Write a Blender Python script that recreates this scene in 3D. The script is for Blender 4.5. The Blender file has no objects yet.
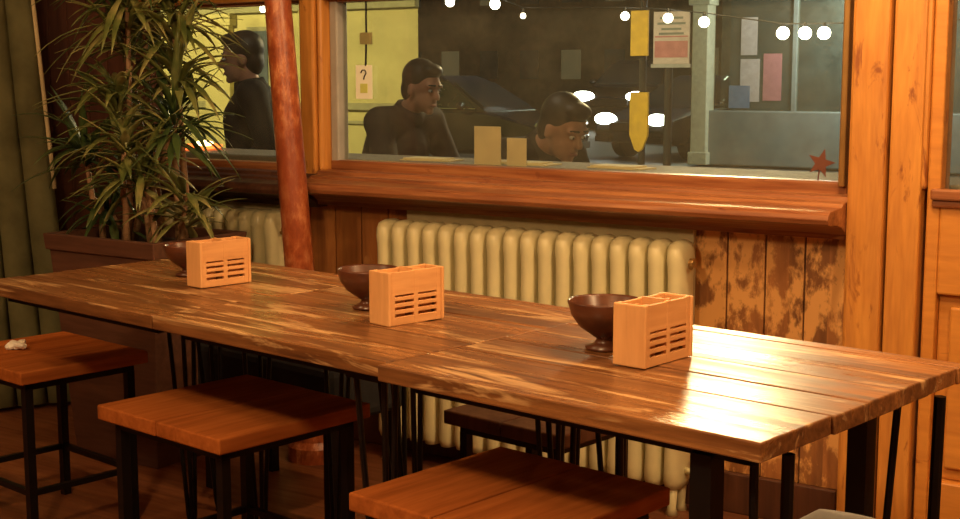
import bpy, bmesh, math, random
from mathutils import Vector, Matrix, Quaternion
random.seed(7)
PI = math.pi
S = bpy.context.scene
COL = S.collection

# ------------------------------------------------------------------ helpers
def link(o, parent=None):
    COL.objects.link(o)
    if parent is not None:
        o.parent = parent
    return o

def tag(o, label, cat, group=None, kind=None):
    o['label'] = label
    o['category'] = cat
    if group: o['group'] = group
    if kind: o['kind'] = kind
    return o

def thing(name, label, cat, loc=(0, 0, 0), rotz=0.0, group=None):
    o = bpy.data.objects.new(name, None)
    o.empty_display_size = 0.1
    o.location = loc
    o.rotation_euler = (0, 0, rotz)
    link(o)
    return tag(o, label, cat, group)

def obj(name, bm, mat, parent=None, smooth=False, bevel=0.0, seg=2, label=None, sub=0):
    me = bpy.data.meshes.new(name)
    bmesh.ops.recalc_face_normals(bm, faces=bm.faces)
    bm.to_mesh(me); bm.free()
    if isinstance(mat, (list, tuple)):
        for m in mat: me.materials.append(m)
    else:
        me.materials.append(mat)
    if smooth:
        for p in me.polygons: p.use_smooth = True
    o = bpy.data.objects.new(name, me)
    link(o, parent)
    if bevel:
        b = o.modifiers.new('Bevel', 'BEVEL'); b.width = bevel; b.segments = seg
        b.limit_method = 'ANGLE'; b.angle_limit = 0.6
    if sub:
        s = o.modifiers.new('Sub', 'SUBSURF'); s.levels = sub; s.render_levels = sub
    if label: o['label'] = label
    return o

def struct(name, bm, mat, parent=None, **k):
    o = obj(name, bm, mat, parent, **k)
    if parent is None: o['kind'] = 'structure'
    return o

def B(): return bmesh.new()

def box(bm, x0, x1, y0, y1, z0, z1, mi=0, M=None):
    vs = [Vector((x, y, z)) for x in (x0, x1) for y in (y0, y1) for z in (z0, z1)]
    if M is not None: vs = [M @ v for v in vs]
    v = [bm.verts.new(c) for c in vs]
    for f in ((0, 1, 3, 2), (4, 6, 7, 5), (0, 4, 5, 1), (2, 3, 7, 6), (0, 2, 6, 4), (1, 5, 7, 3)):
        fa = bm.faces.new([v[i] for i in f]); fa.material_index = mi
    return bm

def bx(*a): return box(B(), *a)

def frame_from(d):
    d = Vector(d).normalized()
    a = Vector((0, 0, 1)) if abs(d.z) < 0.95 else Vector((1, 0, 0))
    u = d.cross(a).normalized(); w = d.cross(u).normalized()
    return u, w

def loft(bm, rings, close=True, mi=0):
    rr = [[bm.verts.new(p) for p in r] for r in rings]
    n = len(rr[0])
    for a, b in zip(rr, rr[1:]):
        for i in range(n):
            j = (i + 1) % n
            f = bm.faces.new((a[i], a[j], b[j], b[i])); f.material_index = mi
    if close:
        f = bm.faces.new(list(reversed(rr[0]))); f.material_index = mi
        f = bm.faces.new(rr[-1]); f.material_index = mi
    return bm

def tube(bm, pts, r, n=8, mi=0):
    pts = [Vector(p) for p in pts]
    rs = r if isinstance(r, (list, tuple)) else [r] * len(pts)
    rings = []
    u = None
    for i, p in enumerate(pts):
        d = (pts[min(i + 1, len(pts) - 1)] - pts[max(i - 1, 0)]).normalized()
        if u is None:
            u, w = frame_from(d)
        else:
            u = (u - d * u.dot(d)).normalized(); w = d.cross(u).normalized()
        rings.append([p + (u * math.cos(2 * PI * k / n) + w * math.sin(2 * PI * k / n)) * rs[i] for k in range(n)])
    return loft(bm, rings, True, mi)

def lathe(bm, prof, n=24, c=(0, 0, 0), mi=0):
    rings = [[Vector((c[0] + r * math.cos(2 * PI * k / n), c[1] + r * math.sin(2 * PI * k / n), c[2] + z)) for k in range(n)] for r, z in prof]
    return loft(bm, rings, True, mi)

def ellip(bm, c, r, M=None, nu=16, nv=10, mi=0):
    rings = []
    for j in range(1, nv):
        t = PI * j / nv
        ring = []
        for k in range(nu):
            v = Vector((r[0] * math.sin(t) * math.cos(2 * PI * k / nu), r[1] * math.sin(t) * math.sin(2 * PI * k / nu), -r[2] * math.cos(t)))
            if M is not None: v = M @ v
            ring.append(v + Vector(c))
        rings.append(ring)
    return loft(bm, rings, True, mi)

def prism(bm, poly, axis, a, b, mi=0):
    """extrude a 2-D polygon; axis 'x': poly=(y,z), 'y': poly=(x,z), 'z': poly=(x,y)"""
    def P(p, t):
        return Vector((t, p[0], p[1])) if axis == 'x' else Vector((p[0], t, p[1])) if axis == 'y' else Vector((p[0], p[1], t))
    return loft(bm, [[P(p, a) for p in poly], [P(p, b) for p in poly]], True, mi)

def copy_tree(o, parent=None):
    c = o.copy(); COL.objects.link(c)
    if parent is not None:
        c.parent = parent
    for ch in list(o.children):
        copy_tree(ch, c)
    return c

# ------------------------------------------------------------------ materials
def new_mat(name):
    m = bpy.data.materials.new(name); m.use_nodes = True
    nt = m.node_tree; nt.nodes.clear()
    out = nt.nodes.new('ShaderNodeOutputMaterial')
    return m, nt, out

class N:
    """tiny node helper"""
    def __init__(s, nt): s.nt = nt
    def n(s, t, **k):
        x = s.nt.nodes.new(t)
        for a, v in k.items(): setattr(x, a, v)
        return x
    def l(s, a, b): s.nt.links.new(a, b)
    def coord(s, scale=(1, 1, 1), rand=True):
        tc = s.n('ShaderNodeTexCoord'); mp = s.n('ShaderNodeMapping')
        mp.inputs['Scale'].default_value = scale
        s.l(tc.outputs['Object'], mp.inputs['Vector'])
        if rand:
            oi = s.n('ShaderNodeObjectInfo'); mu = s.n('ShaderNodeMath', operation='MULTIPLY'); mu.inputs[1].default_value = 17.0
            s.l(oi.outputs['Random'], mu.inputs[0])
            cb = s.n('ShaderNodeCombineXYZ')
            for i in range(3): s.l(mu.outputs[0], cb.inputs[i])
            s.l(cb.outputs[0], mp.inputs['Location'])
        return mp.outputs[0]
    def noise(s, v, scale, detail=4, rough=0.55, dist=0.0):
        x = s.n('ShaderNodeTexNoise'); x.inputs['Scale'].default_value = scale
        x.inputs['Detail'].default_value = detail; x.inputs['Roughness'].default_value = rough
        x.inputs['Distortion'].default_value = dist
        s.l(v, x.inputs['Vector']); return x.outputs['Fac']
    def ramp(s, f, stops, interp='LINEAR'):
        r = s.n('ShaderNodeValToRGB'); r.color_ramp.interpolation = interp
        e = r.color_ramp.elements
        while len(e) < len(stops): e.new(0.5)
        for i, (p, c) in enumerate(stops):
            e[i].position = p; e[i].color = (*c, 1) if len(c) == 3 else c
        s.l(f, r.inputs[0]); return r.outputs[0]
    def mix(s, fac, a, b, mode='MIX'):
        m = s.n('ShaderNodeMix', data_type='RGBA', blend_type=mode)
        for k, v in ((0, fac), (6, a), (7, b)):
            if hasattr(v, 'links') or hasattr(v, 'is_linked'): s.l(v, m.inputs[k])
            else: m.inputs[k].default_value = v if k == 0 else (*v, 1)
        return m.outputs[2]
    def bump(s, h, strength=0.3, dist=0.01):
        b = s.n('ShaderNodeBump'); b.inputs['Strength'].default_value = strength; b.inputs['Distance'].default_value = dist
        s.l(h, b.inputs['Height']); return b.outputs[0]
    def bsdf(s, out, color, rough=0.5, normal=None, metallic=0.0, spec=0.5, coat=0.0, emis=None, est=0.0):
        p = s.n('ShaderNodeBsdfPrincipled')
        for key, v in (('Base Color', color), ('Roughness', rough)):
            if hasattr(v, 'is_linked'): s.l(v, p.inputs[key])
            else: p.inputs[key].default_value = (*v, 1) if key == 'Base Color' else v
        p.inputs['Metallic'].default_value = metallic
        p.inputs['Specular IOR Level'].default_value = spec
        p.inputs['Coat Weight'].default_value = coat
        p.inputs['Coat Roughness'].default_value = 0.15
        if normal is not None: s.l(normal, p.inputs['Normal'])
        if emis:
            p.inputs['Emission Color'].default_value = (*emis, 1); p.inputs['Emission Strength'].default_value = est
        s.l(p.outputs[0], out.inputs[0]); return p

def plain(name, c, rough=0.5, metallic=0.0, spec=0.5, var=0.12, scale=12, emis=None, est=0.0, coat=0.0):
    m, nt, out = new_mat(name); g = N(nt)
    v = g.coord()
    f = g.noise(v, scale)
    lo = tuple(x * (1 - var) for x in c); hi = tuple(min(1, x * (1 + var)) for x in c)
    g.bsdf(out, g.ramp(f, [(0.3, lo), (0.7, hi)]), rough, None, metallic, spec, coat, emis, est)
    return m

def wood(name, dark, mid, light, axis=0, stretch=0.06, scale=22, rough=(0.3, 0.5), patch=None, patch_at=0.6, coat=0.0, plank=None, bump=0.25, spec=0.5, pstretch=0.3, pscale=16, pdist=0.8):
    """grain along the chosen local axis; optional worn patches; optional plank-by-plank tint (axis index, pitch)"""
    m, nt, out = new_mat(name); g = N(nt)
    sc = [1, 1, 1]; sc[axis] = stretch
    v = g.coord(tuple(sc))
    if plank:
        tc = g.n('ShaderNodeTexCoord'); sp = g.n('ShaderNodeSeparateXYZ'); g.l(tc.outputs['Object'], sp.inputs[0])
        dv = g.n('ShaderNodeMath', operation='DIVIDE'); g.l(sp.outputs[plank[0]], dv.inputs[0]); dv.inputs[1].default_value = plank[1]
        fl = g.n('ShaderNodeMath', operation='FLOOR'); g.l(dv.outputs[0], fl.inputs[0])
        wn = g.n('ShaderNodeTexWhiteNoise', noise_dimensions='1D'); g.l(fl.outputs[0], wn.inputs['W'])
        mu = g.n('ShaderNodeVectorMath', operation='SCALE'); g.l(wn.outputs['Color'], mu.inputs[0]); mu.inputs['Scale'].default_value = 9.0
        ad = g.n('ShaderNodeVectorMath', operation='ADD'); g.l(v, ad.inputs[0]); g.l(mu.outputs[0], ad.inputs[1]); v = ad.outputs[0]
    f1 = g.noise(v, scale, 6, 0.6, 0.6)
    f2 = g.noise(v, scale * 4, 3, 0.5)
    col = g.ramp(f1, [(0.28, dark), (0.5, mid), (0.72, light)])
    col = g.mix(0.35, col, g.ramp(f2, [(0.3, dark), (0.7, light)]))
    if plank:
        tint = g.ramp(wn.outputs['Value'], [(0.0, (0.62, 0.6, 0.58)), (1.0, (1.25, 1.2, 1.1))])
        col = g.mix(0.8, col, tint, 'MULTIPLY')
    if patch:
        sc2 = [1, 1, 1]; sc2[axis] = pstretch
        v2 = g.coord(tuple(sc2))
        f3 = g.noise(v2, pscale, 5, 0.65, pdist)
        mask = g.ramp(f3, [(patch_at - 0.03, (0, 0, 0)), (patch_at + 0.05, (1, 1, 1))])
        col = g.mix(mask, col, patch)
    r = g.ramp(f1, [(0.3, (rough[1],) * 3), (0.7, (rough[0],) * 3)])
    nb = g.bump(f1, bump, 0.004)
    g.bsdf(out, col, r, nb, 0, spec, coat)
    return m

M = {}
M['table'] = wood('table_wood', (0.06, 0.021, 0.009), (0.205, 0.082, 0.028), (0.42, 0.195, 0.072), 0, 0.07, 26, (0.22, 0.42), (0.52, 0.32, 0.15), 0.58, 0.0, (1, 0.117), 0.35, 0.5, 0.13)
M['table_end'] = wood('table_end_wood', (0.06, 0.026, 0.011), (0.12, 0.05, 0.02), (0.2, 0.09, 0.035), 1, 0.3, 40, (0.5, 0.7))
M['seat'] = wood('seat_wood', (0.20, 0.055, 0.014), (0.34, 0.10, 0.024), (0.46, 0.145, 0.035), 1, 0.08, 16, (0.4, 0.55), None, 0.6, 0.0, None, 0.12, 0.0)
M['crate'] = wood('crate_wood', (0.56, 0.27, 0.10), (0.68, 0.35, 0.14), (0.76, 0.42, 0.18), 0, 0.12, 24, (0.45, 0.6), None, 0.6, 0, None, 0.08)
M['crate_end'] = wood('crate_end_wood', (0.58, 0.29, 0.11), (0.70, 0.37, 0.15), (0.78, 0.44, 0.19), 2, 0.12, 24, (0.45, 0.6), None, 0.6, 0, None, 0.08)
M['bowl'] = wood('bowl_wood', (0.05, 0.016, 0.008), (0.085, 0.026, 0.012), (0.13, 0.042, 0.02), 0, 0.2, 20, (0.25, 0.4), None, 0.6, 0, None, 0.1)
M['post'] = wood('pine_post', (0.40, 0.15, 0.03), (0.56, 0.235, 0.045), (0.70, 0.33, 0.075), 2, 0.10, 20, (0.32, 0.5), (0.27, 0.085, 0.02), 0.63, 0.0, None, 0.3)
M['door'] = wood('pine_door', (0.44, 0.165, 0.03), (0.56, 0.23, 0.042), (0.66, 0.29, 0.06), 0, 0.12, 18, (0.32, 0.5), (0.25, 0.07, 0.02), 0.65, 0.0, None, 0.25)
M['sill'] = wood('sill_wood', (0.14, 0.04, 0.016), (0.28, 0.092, 0.032), (0.52, 0.24, 0.095), 0, 0.05, 26, (0.28, 0.45), (0.16, 0.045, 0.02), 0.66, 0.0, None, 0.3)
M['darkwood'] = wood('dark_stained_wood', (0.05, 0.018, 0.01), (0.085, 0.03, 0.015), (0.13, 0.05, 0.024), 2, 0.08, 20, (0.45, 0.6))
M['board'] = wood('peeling_boards', (0.19, 0.075, 0.026), (0.31, 0.125, 0.04), (0.46, 0.20, 0.06), 2, 0.16, 18, (0.45, 0.65), (0.76, 0.40, 0.13), 0.485, 0.0, (0, 0.117), 0.5, 0.5, 0.55, 13, 0.15)
M['brownboard'] = wood('brown_boards', (0.24, 0.085, 0.022), (0.36, 0.135, 0.035), (0.46, 0.19, 0.052), 2, 0.12, 18, (0.45, 0.6), (0.42, 0.19, 0.06), 0.64, 0, (0, 0.117), 0.4)
M['floor'] = wood('floor_boards', (0.12, 0.038, 0.016), (0.20, 0.066, 0.026), (0.30, 0.115, 0.042), 0, 0.12, 14, (0.35, 0.6), None, 0.6, 0, (1, 0.12), 0.3)
M['planter'] = wood('planter_wood', (0.06, 0.024, 0.015), (0.095, 0.038, 0.022), (0.14, 0.06, 0.034), 0, 0.12, 18, (0.5, 0.7))
M['black'] = plain('black_steel', (0.012, 0.010, 0.010), 0.42, 0.6)
M['radiator'] = plain('cream_enamel', (0.66, 0.61, 0.36), 0.32, 0, 0.5, 0.07, 9)
M['creamboard'] = plain('cream_board', (0.52, 0.44, 0.25), 0.6)
M['grey'] = plain('grey_frame_paint', (0.42, 0.42, 0.40), 0.5)
M['brass'] = plain('bronze_strip', (0.42, 0.24, 0.08), 0.35, 0.6)
M['plaster'] = plain('warm_plaster', (0.34, 0.22, 0.12), 0.8)
M['ceil'] = plain('ceiling_paint', (0.44, 0.34, 0.22), 0.8)
M['stone'] = plain('ledge_stone', (0.22, 0.20, 0.16), 0.7)
M['tagcard'] = plain('white_tag_card', (0.90, 0.94, 0.80), 0.5, 0, 0.3, 0.02)
M['card'] = plain('cream_card', (0.80, 0.70, 0.42), 0.6, 0, 0.3, 0.03)
M['white'] = plain('white_paper', (0.85, 0.83, 0.76), 0.6, 0, 0.3, 0.03)
M['curtain'] = plain('green_curtain', (0.13, 0.125, 0.06), 0.85, 0, 0.2, 0.3, 6)
M['trimedge'] = plain('pale_braid', (0.52, 0.42, 0.24), 0.8)
M['cane'] = wood('cane_bark', (0.20, 0.10, 0.05), (0.32, 0.18, 0.09), (0.46, 0.28, 0.15), 2, 3.0, 30, (0.5, 0.7))
M['soil'] = plain('soil', (0.03, 0.02, 0.014), 0.9)
M['skin'] = plain('skin', (0.50, 0.26, 0.17), 0.5, 0, 0.4, 0.08)
M['hair'] = plain('dark_hair', (0.018, 0.013, 0.010), 0.5)
M['coat'] = plain('dark_coat', (0.022, 0.022, 0.024), 0.8, 0, 0.2, 0.3)
M['coat2'] = plain('plum_coat', (0.035, 0.022, 0.028), 0.8, 0, 0.2, 0.3)
M['jeans'] = plain('dark_trousers', (0.02, 0.024, 0.04), 0.8, 0, 0.2)
M['shoe'] = plain('dark_shoe', (0.015, 0.012, 0.01), 0.5)
M['eye'] = plain('eye_white', (0.7, 0.68, 0.64), 0.3)
M['lips'] = plain('lips', (0.42, 0.15, 0.12), 0.45)
M['asphalt'] = plain('asphalt', (0.075, 0.075, 0.07), 0.55, 0, 0.5, 0.3, 20)
M['pave'] = plain('paving', (0.20, 0.19, 0.16), 0.6, 0, 0.4, 0.2, 6)
M['yellowwall'] = plain('yellow_render', (0.48, 0.42, 0.15), 0.8, 0, 0.3, 0.10, 1.5)
M['olive'] = plain('olive_paint', (0.28, 0.26, 0.11), 0.7)
M['brick'] = plain('dim_brick', (0.16, 0.12, 0.08), 0.85, 0, 0.2, 0.3, 3)
M['shopwall'] = plain('shop_grey', (0.25, 0.27, 0.24), 0.6, 0, 0.4, 0.15, 3)
M['pilaster'] = plain('pale_pilaster', (0.66, 0.62, 0.42), 0.7)
M['shopdark'] = plain('shop_interior', (0.075, 0.095, 0.095), 0.7, 0, 0.3, 0.4, 2)
M['pink'] = plain('pink_print', (0.55, 0.22, 0.22), 0.6)
M['red'] = plain('red_print', (0.50, 0.08, 0.08), 0.6)
M['bluep'] = plain('blue_print', (0.16, 0.24, 0.36), 0.6)
M['signwhite'] = plain('sign_white', (0.62, 0.52, 0.48), 0.6)
M['yellow'] = plain('sign_yellow', (0.85, 0.52, 0.03), 0.5)
M['carblack'] = plain('car_paint_dark', (0.02, 0.022, 0.025), 0.18, 0.3, 0.5, 0.05, 3, coat=1.0)
M['carglass'] = plain('car_glass', (0.02, 0.03, 0.03), 0.05, 0, 0.8)
M['tyre'] = plain('tyre', (0.012, 0.012, 0.012), 0.8)
M['chrome'] = plain('chrome', (0.7, 0.7, 0.7), 0.12, 1.0)
M['leafred'] = plain('red_leaf', (0.14, 0.045, 0.025), 0.6)
M['greycloth'] = plain('grey_cloth', (0.11, 0.105, 0.10), 0.9)
M['cable'] = plain('cable', (0.01, 0.01, 0.01), 0.6)

def emit(name, c, st):
    m, nt, out = new_mat(name); g = N(nt)
    e = g.n('ShaderNodeEmission'); e.inputs[0].default_value = (*c, 1); e.inputs[1].default_value = st
    g.l(e.outputs[0], out.inputs[0]); return m
M['bulb'] = emit('bulb_glow', (1.0, 0.93, 0.72), 9)
M['headlight'] = emit('headlight_glow', (0.93, 1.0, 0.95), 14)
M['smalllight'] = emit('side_light_glow', (0.95, 1.0, 0.92), 7)
M['lantern'] = emit('lantern_glow', (1.0, 0.74, 0.31), 60)
M['lantern_dim'] = emit('dim_lantern_glow', (1.0, 0.80, 0.42), 9)
M['tail'] = emit('tail_glow', (1.0, 0.05, 0.01), 3)
M['ember'] = emit('ember_glow', (1.0, 0.16, 0.03), 2.0)
M['flame'] = emit('flame_glow', (1.0, 0.72, 0.25), 9)
M['dimwin'] = emit('dim_lit_window', (0.75, 0.66, 0.34), 0.04)
M['roombulb'] = emit('room_bulb_glow', (1.0, 0.66, 0.32), 25)

def column_mat():
    m, nt, out = new_mat('mottled_column'); g = N(nt)
    v = g.coord((1, 1, 0.5))
    f = g.noise(v, 34, 5, 0.7)
    f2 = g.noise(v, 7, 3)
    c = g.ramp(f, [(0.32, (0.22, 0.045, 0.016)), (0.5, (0.40, 0.10, 0.03)), (0.68, (0.68, 0.28, 0.12))])
    c = g.mix(g.ramp(f2, [(0.45, (0, 0, 0)), (0.65, (0.7, 0.7, 0.7))]), c, (0.24, 0.05, 0.018))
    g.bsdf(out, c, 0.34, g.bump(f, 0.5, 0.004)); return m
M['column'] = column_mat()

def leaf_mat(name, a, b, c):
    m, nt, out = new_mat(name); g = N(nt)
    v = g.coord((1, 1, 1))
    f = g.noise(v, 9, 3)
    p = g.bsdf(out, g.ramp(f, [(0.3, a), (0.5, b), (0.72, c)]), 0.42)
    return m
M['leaf'] = leaf_mat('leaf_green', (0.05, 0.075, 0.018), (0.13, 0.15, 0.04), (0.34, 0.30, 0.12))
M['leafdark'] = leaf_mat('leaf_dark_green', (0.025, 0.05, 0.016), (0.05, 0.085, 0.022), (0.12, 0.14, 0.05))

def glass_mat(name='pane_glass', haze=0.10, hazecol=(0.30, 0.32, 0.26)):
    m, nt, out = new_mat(name); g = N(nt)
    tr = g.n('ShaderNodeBsdfTransparent'); tr.inputs[0].default_value = (0.91, 0.92, 0.88, 1)
    gl = g.n('ShaderNodeBsdfGlossy'); gl.inputs['Roughness'].default_value = 0.03
    fr = g.n('ShaderNodeFresnel'); fr.inputs[0].default_value = 1.5
    ge = g.n('ShaderNodeNewGeometry'); sb = g.n('ShaderNodeMath', operation='SUBTRACT'); sb.inputs[0].default_value = 1.0; g.l(ge.outputs['Backfacing'], sb.inputs[1])
    ml = g.n('ShaderNodeMath', operation='MULTIPLY'); g.l(fr.outputs[0], ml.inputs[0]); g.l(sb.outputs[0], ml.inputs[1])   # the inner side of the thin pane does not reflect again
    mx = g.n('ShaderNodeMixShader'); g.l(ml.outputs[0], mx.inputs[0]); g.l(tr.outputs[0], mx.inputs[1]); g.l(gl.outputs[0], mx.inputs[2])
    df = g.n('ShaderNodeBsdfDiffuse'); df.inputs[0].default_value = (*hazecol, 1)
    v = g.coord((1, 1, 1), False)
    f = g.noise(v, 6, 6, 0.65)
    h = g.ramp(f, [(0.3, (haze * 0.5,) * 3), (0.75, (haze * 1.6,) * 3)])
    m2 = g.n('ShaderNodeMixShader'); g.l(h, m2.inputs[0]); g.l(mx.outputs[0], m2.inputs[1]); g.l(df.outputs[0], m2.inputs[2])
    g.l(m2.outputs[0], out.inputs[0]); return m
M['glass'] = glass_mat()

# ------------------------------------------------------------------ camera
cam = bpy.data.cameras.new('camera'); co = bpy.data.objects.new('camera', cam); COL.objects.link(co)
S.camera = co
cam.sensor_width = 36; cam.lens = 1350.06 / 960 * 36; cam.clip_end = 300
yaw, pitch, roll = -0.5976, 0.1348, -0.001
fw = Vector((math.sin(yaw) * math.cos(pitch), math.cos(yaw) * math.cos(pitch), -math.sin(pitch)))
r0 = Vector((math.cos(yaw), -math.sin(yaw), 0)); u0 = r0.cross(fw)
r2 = r0 * math.cos(roll) + u0 * math.sin(roll); u2 = -r0 * math.sin(roll) + u0 * math.cos(roll)
co.matrix_world = Matrix(((r2.x, u2.x, -fw.x, 0), (r2.y, u2.y, -fw.y, -3.6145), (r2.z, u2.z, -fw.z, 1.2762), (0, 0, 0, 1)))

# ------------------------------------------------------------------ room shell
XL, XR, YF, ZC = -4.70, 2.2, -7.0, 2.8
struct('floor', bx(XL - 0.2, XR + 0.2, YF - 0.2, 0.25, -0.1, 0.0), M['floor'])
struct('ceiling', bx(XL - 0.2, XR + 0.2, YF - 0.2, 0.25, ZC, ZC + 0.1), M['ceil'])
struct('wall_front', bx(XL - 0.2, XR + 0.2, YF - 0.2, YF, 0, ZC), M['plaster'])
struct('wall_right', bx(XR, XR + 0.2, YF, 0.2, 0, ZC), M['plaster'])
# left wall with an opening for window_3
b = B()
box(b, XL - 0.2, XL, YF, -0.95, 0, ZC); box(b, XL - 0.2, XL, -0.10, 0.2, 0, ZC)
box(b, XL - 0.2, XL, -0.95, -0.10, 0, 1.0); box(b, XL - 0.2, XL, -0.95, -0.10, 1.9, ZC)
struct('wall_left', b, M['darkwood'])
# back wall: boarded dado below the sills (grooved boards), header above, dark boarding at the left corner
b = B()
def boards(bm, x0, x1, y0, y1, z0, z1, pitch=0.117, mi=0):
    x = x0
    while x < x1 - 0.004:
        xe = min(x + pitch, x1)
        box(bm, x + 0.003, xe - 0.003, y0, y1, z0, z1, mi)
        x = xe
    box(bm, x0, x1, y0 + 0.008, y1 + 0.02, z0, z1, 2)
boards(b, -1.24 - 0.117 * 5, -1.222, 0.0, 0.06, 0.12, 0.93, mi=0)
boards(b, -3.19, -1.24 - 0.117 * 5, 0.0, 0.06, 0.12, 0.93, mi=1)
boards(b, -4.03, -3.19, 0.0, 0.06, 0.12, 0.93, mi=1)
boards(b, XL, -4.03, 0.0, 0.06, 0.0, ZC, mi=2)
box(b, -4.03, -1.24, 0.02, 0.18, 1.62, ZC, 2)
box(b, -4.03, -1.24, 0.08, 0.18, 0.0, 0.955, 2)
box(b, -1.24, XR, 0.02, 0.18, 2.3, ZC, 2)
box(b, -0.10, XR, 0.0, 0.18, 0, 2.3, 2)
struct('wall_back', b, [M['board'], M['brownboard'], M['darkwood']])
b = B(); box(b, -4.03, -1.24, -0.02, 0.0, 0.0, 0.12)
struct('baseboard_back', b, M['darkwood'], bevel=0.004)

# posts and rails of the window wall
b = B()
box(b, -3.19, -3.125, -0.045, 0.10, 0.86, 2.3)
prism(b, [(-3.125, -0.025), (-3.125, 0.1), (-3.10, 0.1), (-3.10, -0.025), (-3.112, -0.036)], 'z', 0.95, 2.3)
struct('trim_1', b, M['post'], bevel=0.008)
struct('trim_2', bx(-1.222, -1.122, -0.07, 0.12, 0, 2.5), M['post'], bevel=0.01)
b = B(); box(b, -1.116, -1.03, -0.055, 0.12, 0, 2.5); box(b, -1.04, -1.02, -0.045, 0.1, 0.98, 2.4)
struct('trim_3', b, M['post'], bevel=0.008)
b = B(); box(b, -4.05, -1.24, -0.03, 0.1, 1.54, 1.62); box(b, -4.05, -1.24, -0.05, 0.0, 1.56, 1.585)
struct('trim_4', b, M['post'], bevel=0.006)
def sill_profile():
    return [(0.05, 0.955), (-0.05, 0.952), (-0.055, 0.940), (-0.09, 0.936), (-0.095, 0.928), (-0.185, 0.922), (-0.198, 0.915), (-0.203, 0.902),
            (-0.198, 0.889), (-0.185, 0.884), (-0.135, 0.882), (-0.10, 0.874), (-0.075, 0.862), (-0.055, 0.850), (-0.05, 0.835), (0.05, 0.835)]
struct('trim_5', prism(B(), sill_profile(), 'x', -3.11, -1.223), M['sill'], bevel=0.002)
b = prism(B(), [(y, z - 0.012) for y, z in sill_profile()], 'x', -4.05, -3.11)
struct('trim_6', b, M['darkwood'], bevel=0.002)
# cream boards fixed behind the two radiators
struct('trim_7', bx(-2.745, -1.69, -0.02, 0.0, 0.12, 0.842), M['creamboard'], bevel=0.003)
struct('trim_8', bx(-4.0, -3.21, -0.02, 0.0, 0.12, 0.832), M['creamboard'], bevel=0.003)
# outside stone ledge under the big window
struct('trim_9', bx(-4.3, -0.9, 0.10, 0.40, 0.90, 0.985), M['stone'], bevel=0.006)

# windows
def window(name, x0, x1, z0, z1, left_mat, right_mat):
    w = bpy.data.objects.new(name, None); link(w); w['kind'] = 'structure'
    b = B(); box(b, x0, x1, 0.01, 0.075, z0 - 0.03, z0 + 0.012); box(b, x0, x1, 0.01, 0.075, z1 - 0.01, z1 + 0.02)
    obj('window_frame', b, M['sill'], w, bevel=0.006)
    obj('window_stile', bx(x0, x0 + 0.035, 0.012, 0.07, z0, z1), left_mat, w, bevel=0.006)
    obj('window_stile', bx(x1 - 0.018, x1, -0.01, 0.06, z0, z1), right_mat, w, bevel=0.004)
    obj('pane', bx(x0 + 0.03, x1, 0.042, 0.048, z0, z1), M['glass'], w)
    return w
window('window_1', -3.10, -1.25, 0.975, 1.54, M['grey'], M['brass'])
obj('window_reveal', bx(-1.25, -1.222, 0.02, 0.10, 0.96, 1.54), M['darkwood'], bpy.data.objects['window_1'])
window('window_2', -4.03, -3.19, 0.955, 1.54, M['darkwood'], M['darkwood'])
w3 = bpy.data.objects.new('window_3', None); link(w3); w3['kind'] = 'structure'
b = B()
for y0, y1, z0, z1 in ((-0.95, -0.10, 1.0, 1.05), (-0.95, -0.10, 1.85, 1.9), (-0.95, -0.90, 1.0, 1.9), (-0.15, -0.10, 1.0, 1.9)):
    box(b, XL - 0.1, XL - 0.02, y0, y1, z0, z1)
obj('window_frame', b, M['darkwood'], w3)
obj('pane', bx(XL - 0.07, XL - 0.064, -0.92, -0.13, 1.03, 1.87), M['glass'], w3)

# panelled door at the right
d = bpy.data.objects.new('door_1', None); link(d); d['kind'] = 'structure'
b = B()
box(b, -1.02, -0.985, -0.03, 0.06, 0.0, 2.3); box(b, -0.19, -0.10, -0.03, 0.06, 0, 2.3)
box(b, -0.985, -0.19, -0.03, 0.06, 0.705, 0.965)
box(b, -0.985, -0.19, -0.03, 0.06, 0.0, 0.2); box(b, -0.985, -0.19, -0.03, 0.06, 2.2, 2.3)
box(b, -0.62, -0.55, -0.03, 0.06, 0.2, 0.705)
obj('door_frame', b, M['door'], d, bevel=0.006)
b = B(); box(b, -1.005, -0.19, -0.055, -0.03, 0.955, 0.985); box(b, -1.005, -0.19, -0.042, -0.03, 0.935, 0.955)
obj('glazing_bead', b, M['sill'], d, bevel=0.006)
b = B(); box(b, -0.985, -0.62, 0.0, 0.04, 0.2, 0.705); box(b, -0.55, -0.19, 0.0, 0.04, 0.2, 0.705)
box(b, -0.950, -0.65, -0.018, 0.03, 0.235, 0.672); box(b, -0.52, -0.22, -0.018, 0.03, 0.235, 0.672)
obj('lower_panel', b, M['door'], d, bevel=0.006)
obj('pane', bx(-0.985, -0.19, 0.012, 0.018, 0.965, 2.2), M['glass'], d)

# ------------------------------------------------------------------ iron column
c0, c1 = Vector((-2.952, -0.268, 0.0)), Vector((-3.185, -0.268, 2.8))
b = B()
P = lambda z: c0.lerp(c1, z / 2.8)
tube(b, [P(0.12), P(0.85), P(1.5), P(2.6)], [0.052, 0.048, 0.044, 0.042], 28)
col = thing('support_column', 'reddish brown mottled round column standing in front of the window wall', 'column', (c0.x, c0.y, 0))
o = obj('shaft', b, M['column'], col, smooth=True); o.matrix_parent_inverse = Matrix.Translation(-c0)
b = lathe(B(), [(0.09, 0.0), (0.09, 0.05), (0.075, 0.07), (0.07, 0.1), (0.058, 0.13)], 28)
obj('base', b, M['column'], col, smooth=False)
b = lathe(B(), [(0.05, 0), (0.07, 0.05), (0.08, 0.1), (0.08, 0.16), (0.10, 0.2)], 28, (c1.x - c0.x + 0.012, 0, 2.595))
obj('capital', b, M['column'], col)

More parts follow.
